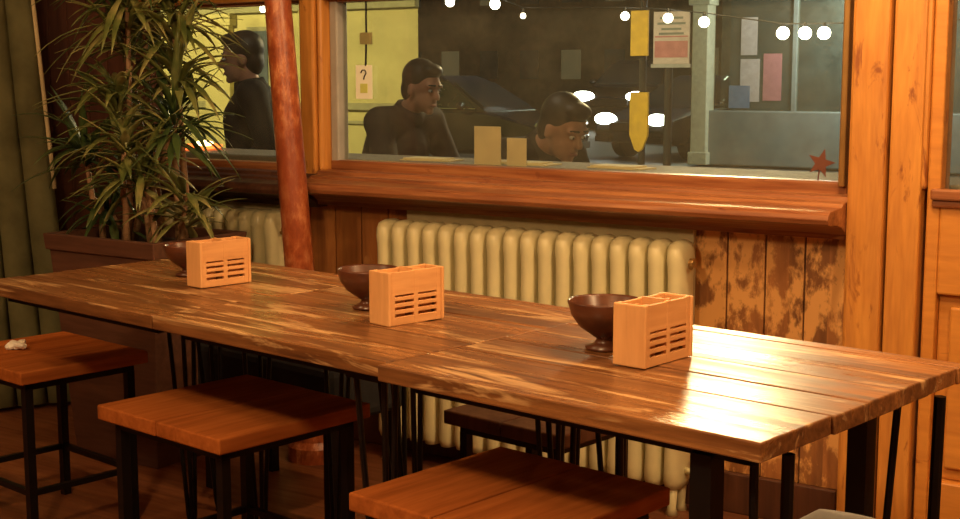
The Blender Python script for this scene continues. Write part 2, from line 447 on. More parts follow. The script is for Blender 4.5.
# ------------------------------------------------------------------ radiators
def rad_section():
    b = B()
    rings = []
    for z, w, dd in ((0.075, 0.010, 0.03), (0.08, 0.024, 0.05), (0.10, 0.0285, 0.058), (0.13, 0.029, 0.058), (0.165, 0.0275, 0.056), (0.20, 0.027, 0.055),
                     (0.70, 0.027, 0.055), (0.73, 0.028, 0.056), (0.755, 0.0305, 0.058), (0.782, 0.030, 0.055), (0.799, 0.026, 0.046), (0.808, 0.010, 0.028)):
        rings.append([Vector((w * math.copysign(abs(math.cos(t)) ** 0.75, math.cos(t)), dd * math.copysign(abs(math.sin(t)) ** 0.8, math.sin(t)), z)) for t in [2 * PI * k / 20 for k in range(20)]])
    return loft(b, rings)
def radiator(x0, n, label, valve_right=True):
    pitch = 0.0624
    r = thing('column_radiator', label, 'radiator', (x0, -0.10, 0), 0, None)
    first = None
    for i in range(n):
        if first is None:
            s = first = obj('section', rad_section(), M['radiator'], r, smooth=True)
        else:
            s = first.copy(); COL.objects.link(s); s.parent = r
        s.location = (0.031 + i * pitch, 0, 0)
    for i in (0, n - 1):
        b = B()
        for yy in (-0.03, 0.03):
            tube(b, [(0.031 + i * pitch, yy, 0.0), (0.031 + i * pitch, yy, 0.02), (0.031 + i * pitch, yy, 0.10)], [0.02, 0.013, 0.018], 10)
        obj('foot', b, M['radiator'], r, smooth=True)
    xe = n * pitch
    b = tube(B(), [(xe - 0.005, 0, 0.13), (xe + 0.03, 0, 0.13), (xe + 0.04, 0, 0.12), (xe + 0.04, 0, 0.0)], 0.011, 10)
    obj('pipe', b, M['radiator'], r, smooth=True)
    b = lathe(B(), [(0.014, 0), (0.022, 0.005), (0.024, 0.03), (0.016, 0.06)], 14, (xe + 0.04, 0, 0.125))
    obj('valve', b, M['black'], r)
    b = tube(B(), [(xe - 0.004, 0, 0.745), (xe + 0.012, 0, 0.745)], 0.014, 10); tube(b, [(xe + 0.012, -0.004, 0.745), (xe + 0.014, -0.03, 0.735)], 0.007, 8)
    obj('bleed_plug', b, M['brass'], r)
    return r
radiator(-2.783, 18, 'long cream column radiator under the big window behind the tables')
radiator(-3.85, 10, 'shorter cream column radiator under the left window beside the plant')

# ------------------------------------------------------------------ tables
TH = -0.1383
CT, ST = math.cos(TH), math.sin(TH)
def W(x, y, z=0.0):      # table row frame -> world
    return Vector((CT * x - ST * y, ST * x + CT * y, z))

def rod_leg(bm, x, y, dx, dy, top):
    """three black rods from a plate, gathering at the foot"""
    box(bm, x - 0.05, x + 0.05, y - 0.05, y + 0.05, top - 0.006, top)
    fx, fy = x + dx, y + dy
    for ox, oy in ((-0.04, -0.03), (0.04, -0.03), (0.0, 0.04)):
        tube(bm, [(x + ox, y + oy, top - 0.003), (fx + ox * 0.22, fy + oy * 0.22, 0.03), (fx + ox * 0.1, fy + oy * 0.1, 0.006)], 0.0065, 8)
    lathe(bm, [(0.012, 0), (0.014, 0.004), (0.010, 0.012)], 10, (fx, fy, 0))

def make_table(label, x0, x1, y0, y1, zt, first_plank, seedv, legs, posts=()):
    cx, cy = (x0 + x1) / 2, (y0 + y1) / 2
    t = thing('plank_table', label, 'table', W(cx, cy), TH, 'plank tables pushed together in a row')
    rnd = random.Random(seedv)
    hx, hy = (x1 - x0) / 2, (y1 - y0) / 2
    b = B()
    y = -hy; k = 0
    ws = [first_plank] + [0.117] * 8
    while y < hy - 0.01:
        ye = min(y + ws[k], hy)
        if hy - ye < 0.03: ye = hy
        e0, e1 = rnd.uniform(0, 0.006), rnd.uniform(0, 0.006)
        dz = rnd.uniform(-0.0012, 0.0012)
        box(b, -hx + e0, hx - e1, y + 0.001, ye - 0.001, zt - 0.032, zt + dz)
        y = ye; k += 1
    obj('tabletop', b, M['table'], t, bevel=0.003)
    b = B()
    ix, iy = hx - 0.05, hy - 0.05
    for (a0, a1, c0, c1) in ((-ix, ix, -iy, -iy + 0.03), (-ix, ix, iy - 0.03, iy), (-ix, -ix + 0.03, -iy, iy), (ix - 0.03, ix, -iy, iy)):
        box(b, a0, a1, c0, c1, zt - 0.055, zt - 0.034)
    obj('under_frame', b, M['black'], t)
    top = zt - 0.055
    for lx, ly, dx, dy in legs:
        b = B(); rod_leg(b, lx - cx, ly - cy, dx, dy, top)
        obj('leg', b, M['black'], t)
    for lx, ly, rods in posts:
        b = B(); px, py = lx - cx, ly - cy
        box(b, px - 0.019, px + 0.019, py - 0.019, py + 0.019, 0.0, top + 0.004)
        box(b, px - 0.03, px + 0.03, py - 0.03, py + 0.03, 0.0, 0.006)
        for (ax, ay, ex, ey, rr) in rods:          # thinner stays beside the post
            tube(b, [(ax - cx, ay - cy, top + 0.002), (ex - cx, ey - cy, 0.004)], rr, 8)
        obj('leg', b, M['black'], t)
    return t
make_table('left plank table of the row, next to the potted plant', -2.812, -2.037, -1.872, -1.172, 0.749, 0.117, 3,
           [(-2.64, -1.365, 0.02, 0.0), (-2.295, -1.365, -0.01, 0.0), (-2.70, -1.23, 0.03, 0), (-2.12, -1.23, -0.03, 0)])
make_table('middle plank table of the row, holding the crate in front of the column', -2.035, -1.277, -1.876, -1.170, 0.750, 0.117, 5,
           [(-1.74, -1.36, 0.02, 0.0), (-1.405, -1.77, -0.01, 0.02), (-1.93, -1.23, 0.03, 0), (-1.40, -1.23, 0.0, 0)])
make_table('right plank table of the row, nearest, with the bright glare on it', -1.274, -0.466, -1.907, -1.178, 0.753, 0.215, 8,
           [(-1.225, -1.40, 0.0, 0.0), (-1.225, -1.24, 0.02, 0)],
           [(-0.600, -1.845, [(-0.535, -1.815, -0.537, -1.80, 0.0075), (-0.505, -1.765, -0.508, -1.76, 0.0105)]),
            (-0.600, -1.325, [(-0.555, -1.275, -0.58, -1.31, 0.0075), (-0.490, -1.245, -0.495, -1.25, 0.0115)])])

# ------------------------------------------------------------------ stools
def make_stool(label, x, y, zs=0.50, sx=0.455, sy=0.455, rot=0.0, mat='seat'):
    s = thing('wooden_stool', label, 'stool', W(x, y), TH + rot, 'square wooden stools with black steel legs')
    hx, hy = sx / 2, sy / 2
    b = B()
    box(b, -hx, -0.0008, -hy, hy, zs - 0.036, zs); box(b, 0.0008, hx, -hy + 0.002, hy - 0.001, zs - 0.036, zs - 0.0006)
    obj('seat', b, M[mat], s, bevel=0.004)
    top = zs - 0.037
    ix, iy = hx - 0.03, hy - 0.03
    b = B()
    for (a0, a1, c0, c1) in ((-ix, ix, -iy, -iy + 0.022), (-ix, ix, iy - 0.022, iy), (-ix, -ix + 0.022, -iy, iy), (ix - 0.022, ix, -iy, iy)):
        box(b, a0, a1, c0, c1, top - 0.022, top)
    obj('seat_frame', b, M['black'], s)
    for ax in (-1, 1):
        for ay in (-1, 1):
            x1, y1 = ax * (ix - 0.011), ay * (iy - 0.011)
            obj('leg', bx(x1 - 0.0115, x1 + 0.0115, y1 - 0.0115, y1 + 0.0115, 0, top - 0.02), M['black'], s)
    for (p, q) in (((-1, -1), (1, -1)), ((-1, 1), (1, 1)), ((-1, -1), (-1, 1)), ((1, -1), (1, 1))):
        xa, ya, xb, yb = p[0] * (ix - 0.011), p[1] * (iy - 0.011), q[0] * (ix - 0.011), q[1] * (iy - 0.011)
        obj('stretcher', box(B(), min(xa, xb) - 0.008, max(xa, xb) + 0.008, min(ya, yb) - 0.008, max(ya, yb) + 0.008, 0.145, 0.161), M['black'], s)
    return s
make_stool('wooden stool at the left edge with a crumpled white napkin on it', -2.977, -1.605, sx=0.45, sy=0.40)
make_stool('wooden stool in the middle of the front side, seat fully in view', -2.058, -1.635, sx=0.475, sy=0.45)
make_stool('nearest wooden stool, its seat cut by the bottom of the photo', -1.122, -1.705, sx=0.433, sy=0.435)
make_stool('stool with shade put into its seat colour, behind the middle table, in front of the long radiator', -1.62, -1.00, 0.44, 0.38, 0.34, mat='darkwood')  # darker wood stands in for the shade on this far seat
bs = thing('darkening_bench', 'black padded bench added to fill the dark under the left table', 'bench', W(-2.60, -0.98), TH)  # added black bulk, widened to deepen the dark below the table
obj('seat', bx(-0.32, 0.32, -0.15, 0.15, 0.30, 0.47), M['coat'], bs, bevel=0.03, seg=3)
for ax in (-1, 1):
    for ay in (-1, 1): obj('leg', bx(ax * 0.28 - 0.015, ax * 0.28 + 0.015, ay * 0.12 - 0.015, ay * 0.12 + 0.015, 0, 0.31), M['black'], bs)

# ------------------------------------------------------------------ crates and bowls on the tables
def make_crate(label, x, y, rot, h=0.115, L=0.16, D=0.07, z=0.7502):
    """x, y = centre (world)"""
    c = thing('cutlery_crate', label, 'crate', (x, y, z), rot, 'pale slatted cutlery crates on the tables')
    hl, hd, t = L / 2, D / 2, 0.008
    for s in (-1, 1):
        b = B(); box(b, s * (hl - t / 2) - t / 2, s * (hl - t / 2) + t / 2, -hd, hd, 0, h)
        obj('end_panel', b, M['crate_end'], c, bevel=0.0025)
    for s in (-1, 1):
        b = B()
        y0, y1 = (s * (hd - 0.007) - 0.0035, s * (hd - 0.007) + 0.0035)
        xi = hl - t
        box(b, -xi, xi, y0, y1, h * 0.56, h * 0.99)
        box(b, -xi, xi, y0, y1, 0.0, h * 0.15)
        for q in (0.21, 0.335, 0.455): box(b, -xi, xi, y0, y1, h * q, h * (q + 0.07))
        for q in (-xi, -0.006, xi - 0.012): box(b, q, q + 0.012, y0 - 0.0006, y1 + 0.0006, 0, h)
        obj('side_panel', b, M['crate'], c, bevel=0.001)
    obj('divider', bx(-0.003, 0.003, -hd + 0.011, hd - 0.011, 0.006, h * 1.02), M['crate_end'], c)
    obj('base', bx(-hl + t, hl - t, -hd + 0.011, hd - 0.011, 0.001, 0.007), M['crate'], c)
    b = B()
    for k in range(5):
        box(b, -hl + 0.022, -0.02, -hd + 0.018 + k * 0.009, -hd + 0.024 + k * 0.009, 0.008, h * 0.93 - 0.003 * (k % 2))
        box(b, 0.02, hl - 0.022, -hd + 0.018 + k * 0.009, -hd + 0.024 + k * 0.009, 0.008, h * 0.95 - 0.003 * (k % 2))
    obj('napkins', b, M['crate'], c)
    return c
def crate_at(label, near, far, side, z):
    n, f, s = Vector(near), Vector(far), Vector(side)
    d = (f - n); L = d.length; d.normalize()
    pv = Vector((-d.y, d.x)); 
    D = abs((s - n).dot(pv))
    c = n + d * L / 2 + pv * D / 2 * (1 if (s - n).dot(pv) > 0 else -1)
    make_crate(label, c.x, c.y, math.atan2(d.y, d.x), L=L, D=D, z=z)
crate_at('pale wooden cutlery crate on the right table, nearest and largest', (-1.091, -1.486), (-1.072, -1.328), (-1.163, -1.484), 0.7545)
crate_at('pale wooden cutlery crate on the middle table, seen below the radiator end', (-1.737, -1.404), (-1.703, -1.250), (-1.802, -1.388), 0.7515)
crate_at('pale wooden cutlery crate farthest left, in front of the short radiator', (-2.456, -1.247), (-2.428, -1.095), (-2.520, -1.244), 0.7505)
def make_bowl(label, x, y, z, s=1.0):
    t = thing('footed_bowl', label, 'bowl', (x, y, z), 0, 'dark wooden bowls beside the crates')
    out_ = [(0.034, 0.0), (0.036, 0.004), (0.020, 0.010), (0.015, 0.018), (0.026, 0.026), (0.046, 0.040), (0.060, 0.060), (0.067, 0.084), (0.0655, 0.087)]
    inn = [(0.063, 0.084), (0.055, 0.060), (0.040, 0.042), (0.015, 0.032), (0.002, 0.031)]
    obj('vessel', lathe(B(), [(r * s, h * s) for r, h in out_[3:] + inn], 32), M['bowl'], t, smooth=True)
    obj('foot', lathe(B(), [(r * s, h * s) for r, h in out_[:5]], 28), M['bowl'], t, smooth=True)
    return t
make_bowl('dark wooden bowl behind the crate on the right table', -1.243, -1.358, 0.7545, 1.10)
make_bowl('dark wooden bowl behind the crate on the middle table', -1.925, -1.24, 0.7515, 1.06)
make_bowl('dark wooden bowl behind the crate on the left table, farthest', -2.655, -1.10, 0.7505, 0.96)

# crumpled napkin on the left stool
b = B()
for i in range(7):
    a = random.uniform(0, 6.28)
    ellip(b, (0.014 * math.cos(a), 0.011 * math.sin(a), 0.010 + 0.008 * random.random()), (0.022, 0.016, 0.010), Matrix.Rotation(random.uniform(-0.6, 0.6), 3, 'X') @ Matrix.Rotation(a, 3, 'Z'), 8, 5)
o = obj('napkin', b, M['white']); o.location = W(-3.04, -1.655, 0.5)
tag(o, 'small crumpled white napkin on the leftmost stool', 'napkin')

# ------------------------------------------------------------------ potted plant
pl = thing('potted_plant', 'tall spiky leaved plant with pale canes in a brown planter by the window', 'plant', (-3.49, -0.50, 0))
b = B()
loft(b, [[Vector((sx * w, sy * dd, z)) for sx, sy in ((-1, -1), (1, -1), (1, 1), (-1, 1))] for z, w, dd in ((0, 0.20, 0.16), (0.70, 0.255, 0.195), (0.70, 0.265, 0.205), (0.755, 0.27, 0.21), (0.755, 0.245, 0.185), (0.70, 0.24, 0.18))])
obj('planter', b, M['planter'], pl, bevel=0.004)
obj('soil', bx(-0.235, 0.235, -0.175, 0.175, 0.69, 0.715), M['soil'], pl)
def blade(bm, base, dirv, L, w, droop, mi=0):
    d = Vector(dirv).normalized(); side = d.cross(Vector((0, 0, 1)))
    if side.length < 0.1: side = Vector((1, 0, 0))
    side.normalize()
    n = 6; rows = []
    p = Vector(base); dd = d.copy()
    for i in range(n + 1):
        t = i / n
        ww = w * (0.35 + 1.3 * t) if t < 0.5 else w * 2 * (1 - t) * 1.0
        ww = max(ww, 0.0006)
        up = side.cross(dd).normalized()
        rows.append((bm.verts.new(p - side * ww), bm.verts.new(p + up * (-ww * 0.3)), bm.verts.new(p + side * ww)))
        dd = (dd + Vector((0, 0, -droop / n))).normalized()
        p = p + dd * (L / n)
    for a, c in zip(rows, rows[1:]):
        for k in (0, 1):
            f = bm.faces.new((a[k], a[k + 1], c[k + 1], c[k])); f.material_index = mi; f.smooth = True
def rosette(c, n, L, seedv, mat):
    rnd = random.Random(seedv); b = B()
    for i in range(n):
        a = i * 2.39996 + rnd.uniform(-.3, .3)
        el = rnd.uniform(-0.25, 1.25)
        d = (math.cos(a) * math.cos(el), math.sin(a) * math.cos(el), math.sin(el))
        base = (c[0] + d[0] * 0.012, c[1] + d[1] * 0.012, c[2] + rnd.uniform(-0.07, 0.05))
        blade(b, base, d, L * rnd.uniform(0.65, 1.1), rnd.uniform(0.011, 0.017), rnd.uniform(0.4, 1.5))
    o = obj('leaf_crown', b, mat, pl)
    sm = o.modifiers.new('Solid', 'SOLIDIFY'); sm.thickness = 0.0012
    return o
canes = [((-0.03, -0.05), (0.02, -0.06, 1.50), 40, 0.30), ((0.05, -0.02), (-0.02, -0.08, 1.20), 38, 0.27), ((-0.09, 0.02), (0.19, -0.03, 1.13), 36, 0.26),
         ((0.11, 0.05), (0.11, 0.06, 1.47), 36, 0.28), ((0.0, 0.06), (-0.09, 0.02, 1.40), 36, 0.28), ((-0.14, -0.06), (-0.17, -0.1, 1.03), 32, 0.26),
         ((0.14, -0.08), (0.12, -0.11, 0.97), 34, 0.24), ((0.18, 0.0), (0.26, -0.06, 0.86), 30, 0.22), ((-0.18, 0.05), (-0.16, -0.02, 0.84), 26, 0.22), ((0.02, -0.1), (0.06, -0.13, 1.06), 30, 0.22),
         ((0.08, 0.1), (0.16, 0.02, 1.30), 34, 0.26), ((-0.05, 0.1), (0.03, 0.0, 1.66), 38, 0.30)]
for i, ((x, y), top, n, L) in enumerate(canes):
    n = int(n * 1.3)
    b = B()
    mid = ((x + top[0]) / 2 + 0.01 * (-1) ** i, (y + top[1]) / 2, (0.71 + top[2]) / 2)
    pts = [(x, y, 0.70), (x + (mid[0] - x) * 0.4, y, 0.85) if top[2] > 1 else (x, y, 0.75), mid, top]
    pts = sorted(pts, key=lambda p: p[2])
    tube(b, pts, [0.0125, 0.0115, 0.010, 0.008], 9)
    obj('cane', b, M['cane'], pl, smooth=True)
    rosette(top, n, L, 50 + i, M['leaf'] if i % 3 != 2 else M['leafdark'])

# ------------------------------------------------------------------ curtain at the left
b = B()
rows = []
for zi in range(0, 13):
    z = 0.02 + zi * 0.165
    row = []
    for k in range(33):
        t = k / 32
        # leading edge sweeps out toward the window as it falls
        lead = -0.20 + 0.0 * z
        xlead = -4.42 + 0.085 * max(0, (1.75 - z)) / 0.75
        xx = xlead + (-4.60 - xlead) * t + 0.016 * math.sin(t * 40)
        yy = -0.24 - 0.62 * t + 0.022 * math.cos(t * 40)
        row.append(Vector((xx, yy, z)))
    rows.append(row)
vr = [[b.verts.new(p) for p in r] for r in rows]
for a, c in zip(vr, vr[1:]):
    for k in range(32): b.faces.new((a[k], a[k + 1], c[k + 1], c[k]))
cu = thing('curtain', 'dark green curtain hanging at the left edge behind the plant', 'curtain', (0, 0, 0))
o = obj('drape', b, M['curtain'], cu, smooth=True); sm = o.modifiers.new('Solid', 'SOLIDIFY'); sm.thickness = 0.006
b = B()
tube(b, [r[0] + Vector((0.004, 0, 0)) for r in rows[5:]], 0.011, 8)
obj('braid_edge', b, M['trimedge'], cu, smooth=True, label='pale braid along the curtain edge')
b = tube(B(), [(-4.40, -0.2, 2.05), (-4.62, -0.9, 2.05)], 0.012, 10)
obj('rail', b, M['black'], cu)

# ------------------------------------------------------------------ small things on the window
def flat_card(name, label, cat, x0, x1, z0, z1, y, mat, lean=0.10):
    o = obj(name, bx((x0 - x1) / 2, (x1 - x0) / 2, -0.0015, 0.0015, 0, z1 - z0), mat, None)
    o.location = ((x0 + x1) / 2, y, z0); o.rotation_euler = (lean, 0, 0)
    return tag(o, label, cat)
flat_card('menu_card', 'larger cream card standing on the ledge outside the big window', 'card', -2.56, -2.455, 0.9855, 1.112, 0.115, M['card'], 0.0)
flat_card('menu_card', 'smaller cream card standing on the ledge right of the larger card', 'card', -2.43, -2.355, 0.9855, 1.076, 0.115, M['card'], 0.0)
for i, (x, w, lab) in enumerate(((-2.80, 0.20, 'pale flat slip lying on the ledge left of the cream cards'), (-2.43, 0.26, 'pale flat slip lying on the ledge below the cream cards'), (-2.05, 0.20, 'pale flat slip lying on the ledge right of the cream cards'))):
    b = B(); box(b, -w / 2, w / 2, -0.05, 0.05, 0, 0.004); box(b, -w / 2 + 0.01, w / 2 - 0.03, -0.045, 0.04, 0.004, 0.009)
    o = obj('pale_slip', b, M['card']); o.location = (x, 0.20, 0.9855); o.rotation_euler = (0, 0, 0.08 - 0.1 * i)  # thin pale slabs lying flat on the ledge
    tag(o, lab, 'pale_slip')
tg = thing('hanging_tag', 'white tag with a small dark mark hanging on a cord in the big window', 'tag', (-2.96, 0.028, 1.20))
obj('card', bx(-0.036, 0.036, -0.001, 0.001, 0, 0.115), M['tagcard'], tg, bevel=0.0005)
b = B()
tube(b, [(-0.012, -0.0025, 0.088), (-0.006, -0.0025, 0.098), (0.006, -0.0025, 0.098), (0.011, -0.0025, 0.088), (0.003, -0.0025, 0.076), (0.0, -0.0025, 0.066)], 0.0022, 6)
obj('mark', b, M['black'], tg)
b = B(); box(b, -0.016, 0.016, -0.002, -0.001, 0.02, 0.052)
obj('panel', b, leaf_mat('lime_print', (0.55, 0.62, 0.15), (0.6, 0.68, 0.18), (0.66, 0.72, 0.22)), tg)
b = tube(B(), [(0.008, 0, 0.112), (0.012, 0, 0.22), (0.012, 0, 0.335)], 0.0035, 6)
obj('cord', b, M['black'], tg)
b = bx(-0.012, 0.034, -0.006, 0.006, 0.185, 0.225); obj('clip', b, M['olive'], tg)
# leaf stuck low on the right of the pane
b = B()
pts = []
for k in range(10):
    a = PI / 2 + 2 * PI * k / 10; r = 0.042 if k % 2 == 0 else 0.017
    pts.append((r * math.cos(a), r * math.sin(a)))
prism(b, pts, 'y', -0.0015, 0.0)
tube(b, [(0, -0.001, -0.015), (0.006, -0.001, -0.055)], 0.002, 5)
o = obj('leaf', b, M['leafred']); o.location = (-1.335, 0.041, 1.035); o.rotation_euler = (0, 0.25, 0)
tag(o, 'small red brown leaf stuck on the lower right of the big window', 'leaf')
# glowing light on the ledge outside the left window
gl = thing('ledge_light', 'low glowing red and orange light on the ledge outside the left window', 'light', (-4.02, 0.26, 0.9855))
obj('dish', lathe(B(), [(0.05, 0), (0.10, 0.006), (0.105, 0.018), (0.09, 0.014)], 24), M['ember'], gl, smooth=True)
obj('flame', ellip(B(), (0.045, 0, 0.026), (0.045, 0.02, 0.012)), M['flame'], gl, smooth=True)

# grey chair whose rounded back just enters the frame at the bottom right
ch = thing('chair', 'grey chair, only the rounded top of its back in view at the bottom edge', 'chair', (-0.473, -2.20, 0))
b = B()
ellip(b, (0, 0, 0.0), (0.13, 0.03, 0.22), None, 20, 12)
o = obj('backrest', b, M['greycloth'], ch, smooth=True); o.location = (0, 0, 0.585)
obj('seat', bx(-0.19, 0.19, -0.40, 0.0, 0.40, 0.45), M['greycloth'], ch, bevel=0.015)
for sx in (-1, 1):
    for sy in (-0.37, -0.05):
        obj('leg', tube(B(), [(sx * 0.16, sy, 0.41), (sx * 0.18, sy, 0.0)], 0.012, 8), M['black'], ch)

# ================================================================== outside
GZ = -0.12
struct('ground_pavement', bx(-30, 10, 0.19, 8.2, GZ - 0.1, GZ), M['pave'])
struct('ground_road', bx(-70, 30, 8.2, 60, GZ - 0.2, GZ - 0.03), M['asphalt'])

# yellow rendered building on the left
yb = thing('yellow_building', 'tall yellow rendered building lit by lamplight, seen at the left windows', 'building', (-15.5, 8.3, GZ))
b = prism(B(), [(-7, 0), (6.58, 0), (2.0, 4.4), (-7, 4.4)], 'z', 0, 7)
obj('facade', b, M['yellowwall'], yb)
b = B()
for z0, z1, dp in ((1.02, 1.10, 0.05), (0.86, 0.90, 0.03), (2.14, 2.3, 0.08), (2.45, 2.52, 0.05)):
    box(b, -7, 6.6, -dp, 0.0, z0, z1)
obj('moulding', b, M['olive'], yb, bevel=0.01)
for x in (-4.6, -3.2, -1.4, 0.4, 1.9, 3.4, 5.0):
    b = B(); box(b, x, x + 0.42, -0.09, 0.0, 0.0, 2.14); box(b, x - 0.05, x + 0.47, -0.12, 0, 2.0, 2.14)
    obj('pilaster', b, M['yellowwall'], yb, bevel=0.01)
for x in (-2.5, 0.95, 4.05):
    w = obj('window', bx(x, x + 0.72, -0.02, 0.02, 1.2, 1.98), M['olive'], yb)
    b = B(); box(b, x + 0.05, x + 0.335, -0.03, -0.02, 1.25, 1.93); box(b, x + 0.385, x + 0.67, -0.03, -0.02, 1.25, 1.93)
    obj('window_pane', b, M['shopdark'], w)

# shop across the street
sh = thing('shop_front', 'dark grey shop front with a pale pilaster across the street', 'shop', (-8.0, 16.2, GZ))
obj('stall_riser', bx(-1.40, 9.0, 0, 0.4, 0, 0.86), M['shopwall'], sh, bevel=0.02)
obj('back_wall', bx(-1.42, 9.0, 1.5, 1.7, 0, 5), M['shopdark'], sh)
obj('upper_wall', bx(-1.42, 9.0, 0, 1.6, 2.75, 7), M['brick'], sh)
b = B(); box(b, -1.37, -1.10, -0.10, 0.2, 0, 2.6); box(b, -1.40, -1.07, -0.13, 0.2, 0, 0.2); box(b, -1.42, -1.05, -0.15, 0.2, 2.5, 2.75)
obj('pilaster', b, M['pilaster'], sh, bevel=0.015)
obj('cornice', bx(-1.42, 9.0, -0.22, 0.3, 2.60, 2.80), M['pilaster'], sh, bevel=0.02)
for x in (0.27, 2.2, 4.1, 6.0):
    obj('mullion', bx(x - 0.03, x + 0.03, 0.05, 0.15, 0.86, 2.6), M['shopwall'], sh)
for x0, x1 in ((-0.95, 0.24), (0.30, 2.17), (2.23, 4.07), (4.13, 5.97)):
    obj('shop_window', bx(x0, x1, 0.10, 0.106, 0.86, 2.6), M['glass'], sh)
posters = [(-0.62, -0.30, 1.0, 1.66, 'signwhite', 'pale pink poster in the shop window nearest the pilaster'), (-0.24, 0.06, 1.02, 1.74, 'pink', 'red poster in the shop window right of the pale one'),
           (-0.80, -0.45, 0.90, 1.25, 'bluep', 'bluish poster low in the shop window'), (-0.62, -0.35, 1.72, 2.3, 'signwhite', 'pale poster high in the shop window')]
for x0, x1, z0, z1, m, lab in posters:
    b = B(); box(b, x0, x1, -0.004, 0.0, z0, z1)
    o = obj('poster', b, M[m]); o.location = (-8.0, 16.29 - (0.012 if m == 'bluep' else 0), GZ)
    tag(o, lab, 'poster')

# dim terrace far down the street
tr = thing('far_terrace', 'dark terrace of houses far down the street with dim windows', 'building', (-27, 37, GZ))
obj('facade', bx(-22, 14, 0, 6, 0, 9), M['brick'], tr)
k = 0
for i in range(20):
    for z in (1.0, 3.6):
        x = -21 + i * 1.7
        o = obj('window', bx(x, x + 0.75, -0.06, 0.02, z + 0.3, z + 1.3), M['dimwin'] if (i * 7 + int(z)) % 3 == 0 else M['shopdark'], tr)

# festoon string of globe bulbs
F = 0.8415      # the string hangs 7 m out
pts = [(-11.853, 2.111), (-10.2, 2.06), (-8.991, 2.108), (-8.381, 2.067), (-8.015, 1.93), (-6.761, 1.896), (-6.266, 1.863), (-5.866, 1.814), (-5.031, 1.689), (-4.809, 1.685), (-4.62, 1.682)]
pts = [(x * F, 1.276 + (z - 1.276) * F) for x, z in pts]
fc = thing('festoon_cable', 'thin dark cable strung across the pavement carrying the globe bulbs', 'cable', (0, 7, 0))
b = tube(B(), [(-11.6, 0, 2.2)] + [(x, 0, z + 0.075) for x, z in pts] + [(-2.7, 0, 1.70)], 0.006, 6)
obj('wire', b, M['cable'], fc)
b = B()
for x, zt in ((-11.6, 2.26), (-2.7, 1.75)): tube(b, [(x, 0, GZ), (x, 0, zt)], 0.03, 10)
obj('end_post', b, M['cable'], fc)
names = ['leftmost, above the walking person', None, 'above the seated figure, left one', 'above the seated figure, right one', 'small and dim, left of the yellow sign', 'beside the yellow sign', 'in front of the red and white sign', 'in front of the pale pilaster', 'left of the three together at right', 'middle of the three together at right', 'rightmost of the three together at right']
rad = [0.036, 0, 0.045, 0.05, 0.026, 0.038, 0.042, 0.046, 0.053, 0.053, 0.053]
for (x, z), nm, r in zip(pts, names, rad):
    if nm is None: continue
    t = thing('globe_bulb', 'glowing globe bulb on the outdoor string, ' + nm, 'bulb', (x, 7, z), 0, 'globe bulbs on the outdoor string')
    obj('globe', ellip(B(), (0, 0, 0), (r, r, r), None, 16, 10), M['bulb'], t, smooth=True)
    obj('socket', lathe(B(), [(0.012, 0), (0.014, 0.02), (0.01, 0.045)], 10, (0, 0, r * 0.9 if r < 0.05 else 0.04)), M['cable'], t)

# red and white sign on its dark pole
sg = thing('street_sign', 'red and white sign board on a dark pole in front of the pale pilaster', 'sign', (-6.76, 10.0, GZ))
obj('pole', tube(B(), [(0, 0.03, 0), (0, 0.03, 2.1)], 0.045, 12), M['cable'], sg)
obj('board', bx(-0.17, 0.27, -0.02, 0.0, 1.53, 2.10), M['signwhite'], sg, bevel=0.006)
b = B(); box(b, -0.15, 0.25, -0.024, -0.02, 1.60, 1.78); box(b, -0.15, 0.25, -0.024, -0.02, 1.82, 1.835)
obj('red_band', b, M['pink'], sg)
b = B()
for z, w in ((2.03, 0.28), (1.97, 0.34), (1.91, 0.24), (1.86, 0.30)): box(b, 0.05 - w / 2, 0.05 + w / 2, -0.0225, -0.02, z - 0.012, z + 0.012)
obj('faint_lines', b, M['shopwall'], sg)
obj('lower_rail', bx(-0.19, 0.29, -0.03, 0.0, 1.49, 1.53), M['grey'], sg)
# yellow post with a pointed board
ys = thing('yellow_sign', 'yellow sign post with a downward pointed board beside the car lights', 'sign', (-7.08, 10.0, GZ))
obj('post', tube(B(), [(0, 0.03, 0), (0, 0.03, 2.3)], 0.04, 12), M['cable'], ys)
b = prism(B(), [(-0.115, 1.22), (0.115, 1.22), (0.115, 0.74), (0.05, 0.58), (0, 0.55), (-0.05, 0.58), (-0.115, 0.74)], 'y', -0.06, -0.02)
obj('pointed_board', b, M['yellow'], ys, bevel=0.008)
obj('upper_board', bx(-0.12, 0.10, -0.05, -0.02, 1.62, 2.12), M['yellow'], ys, bevel=0.008)

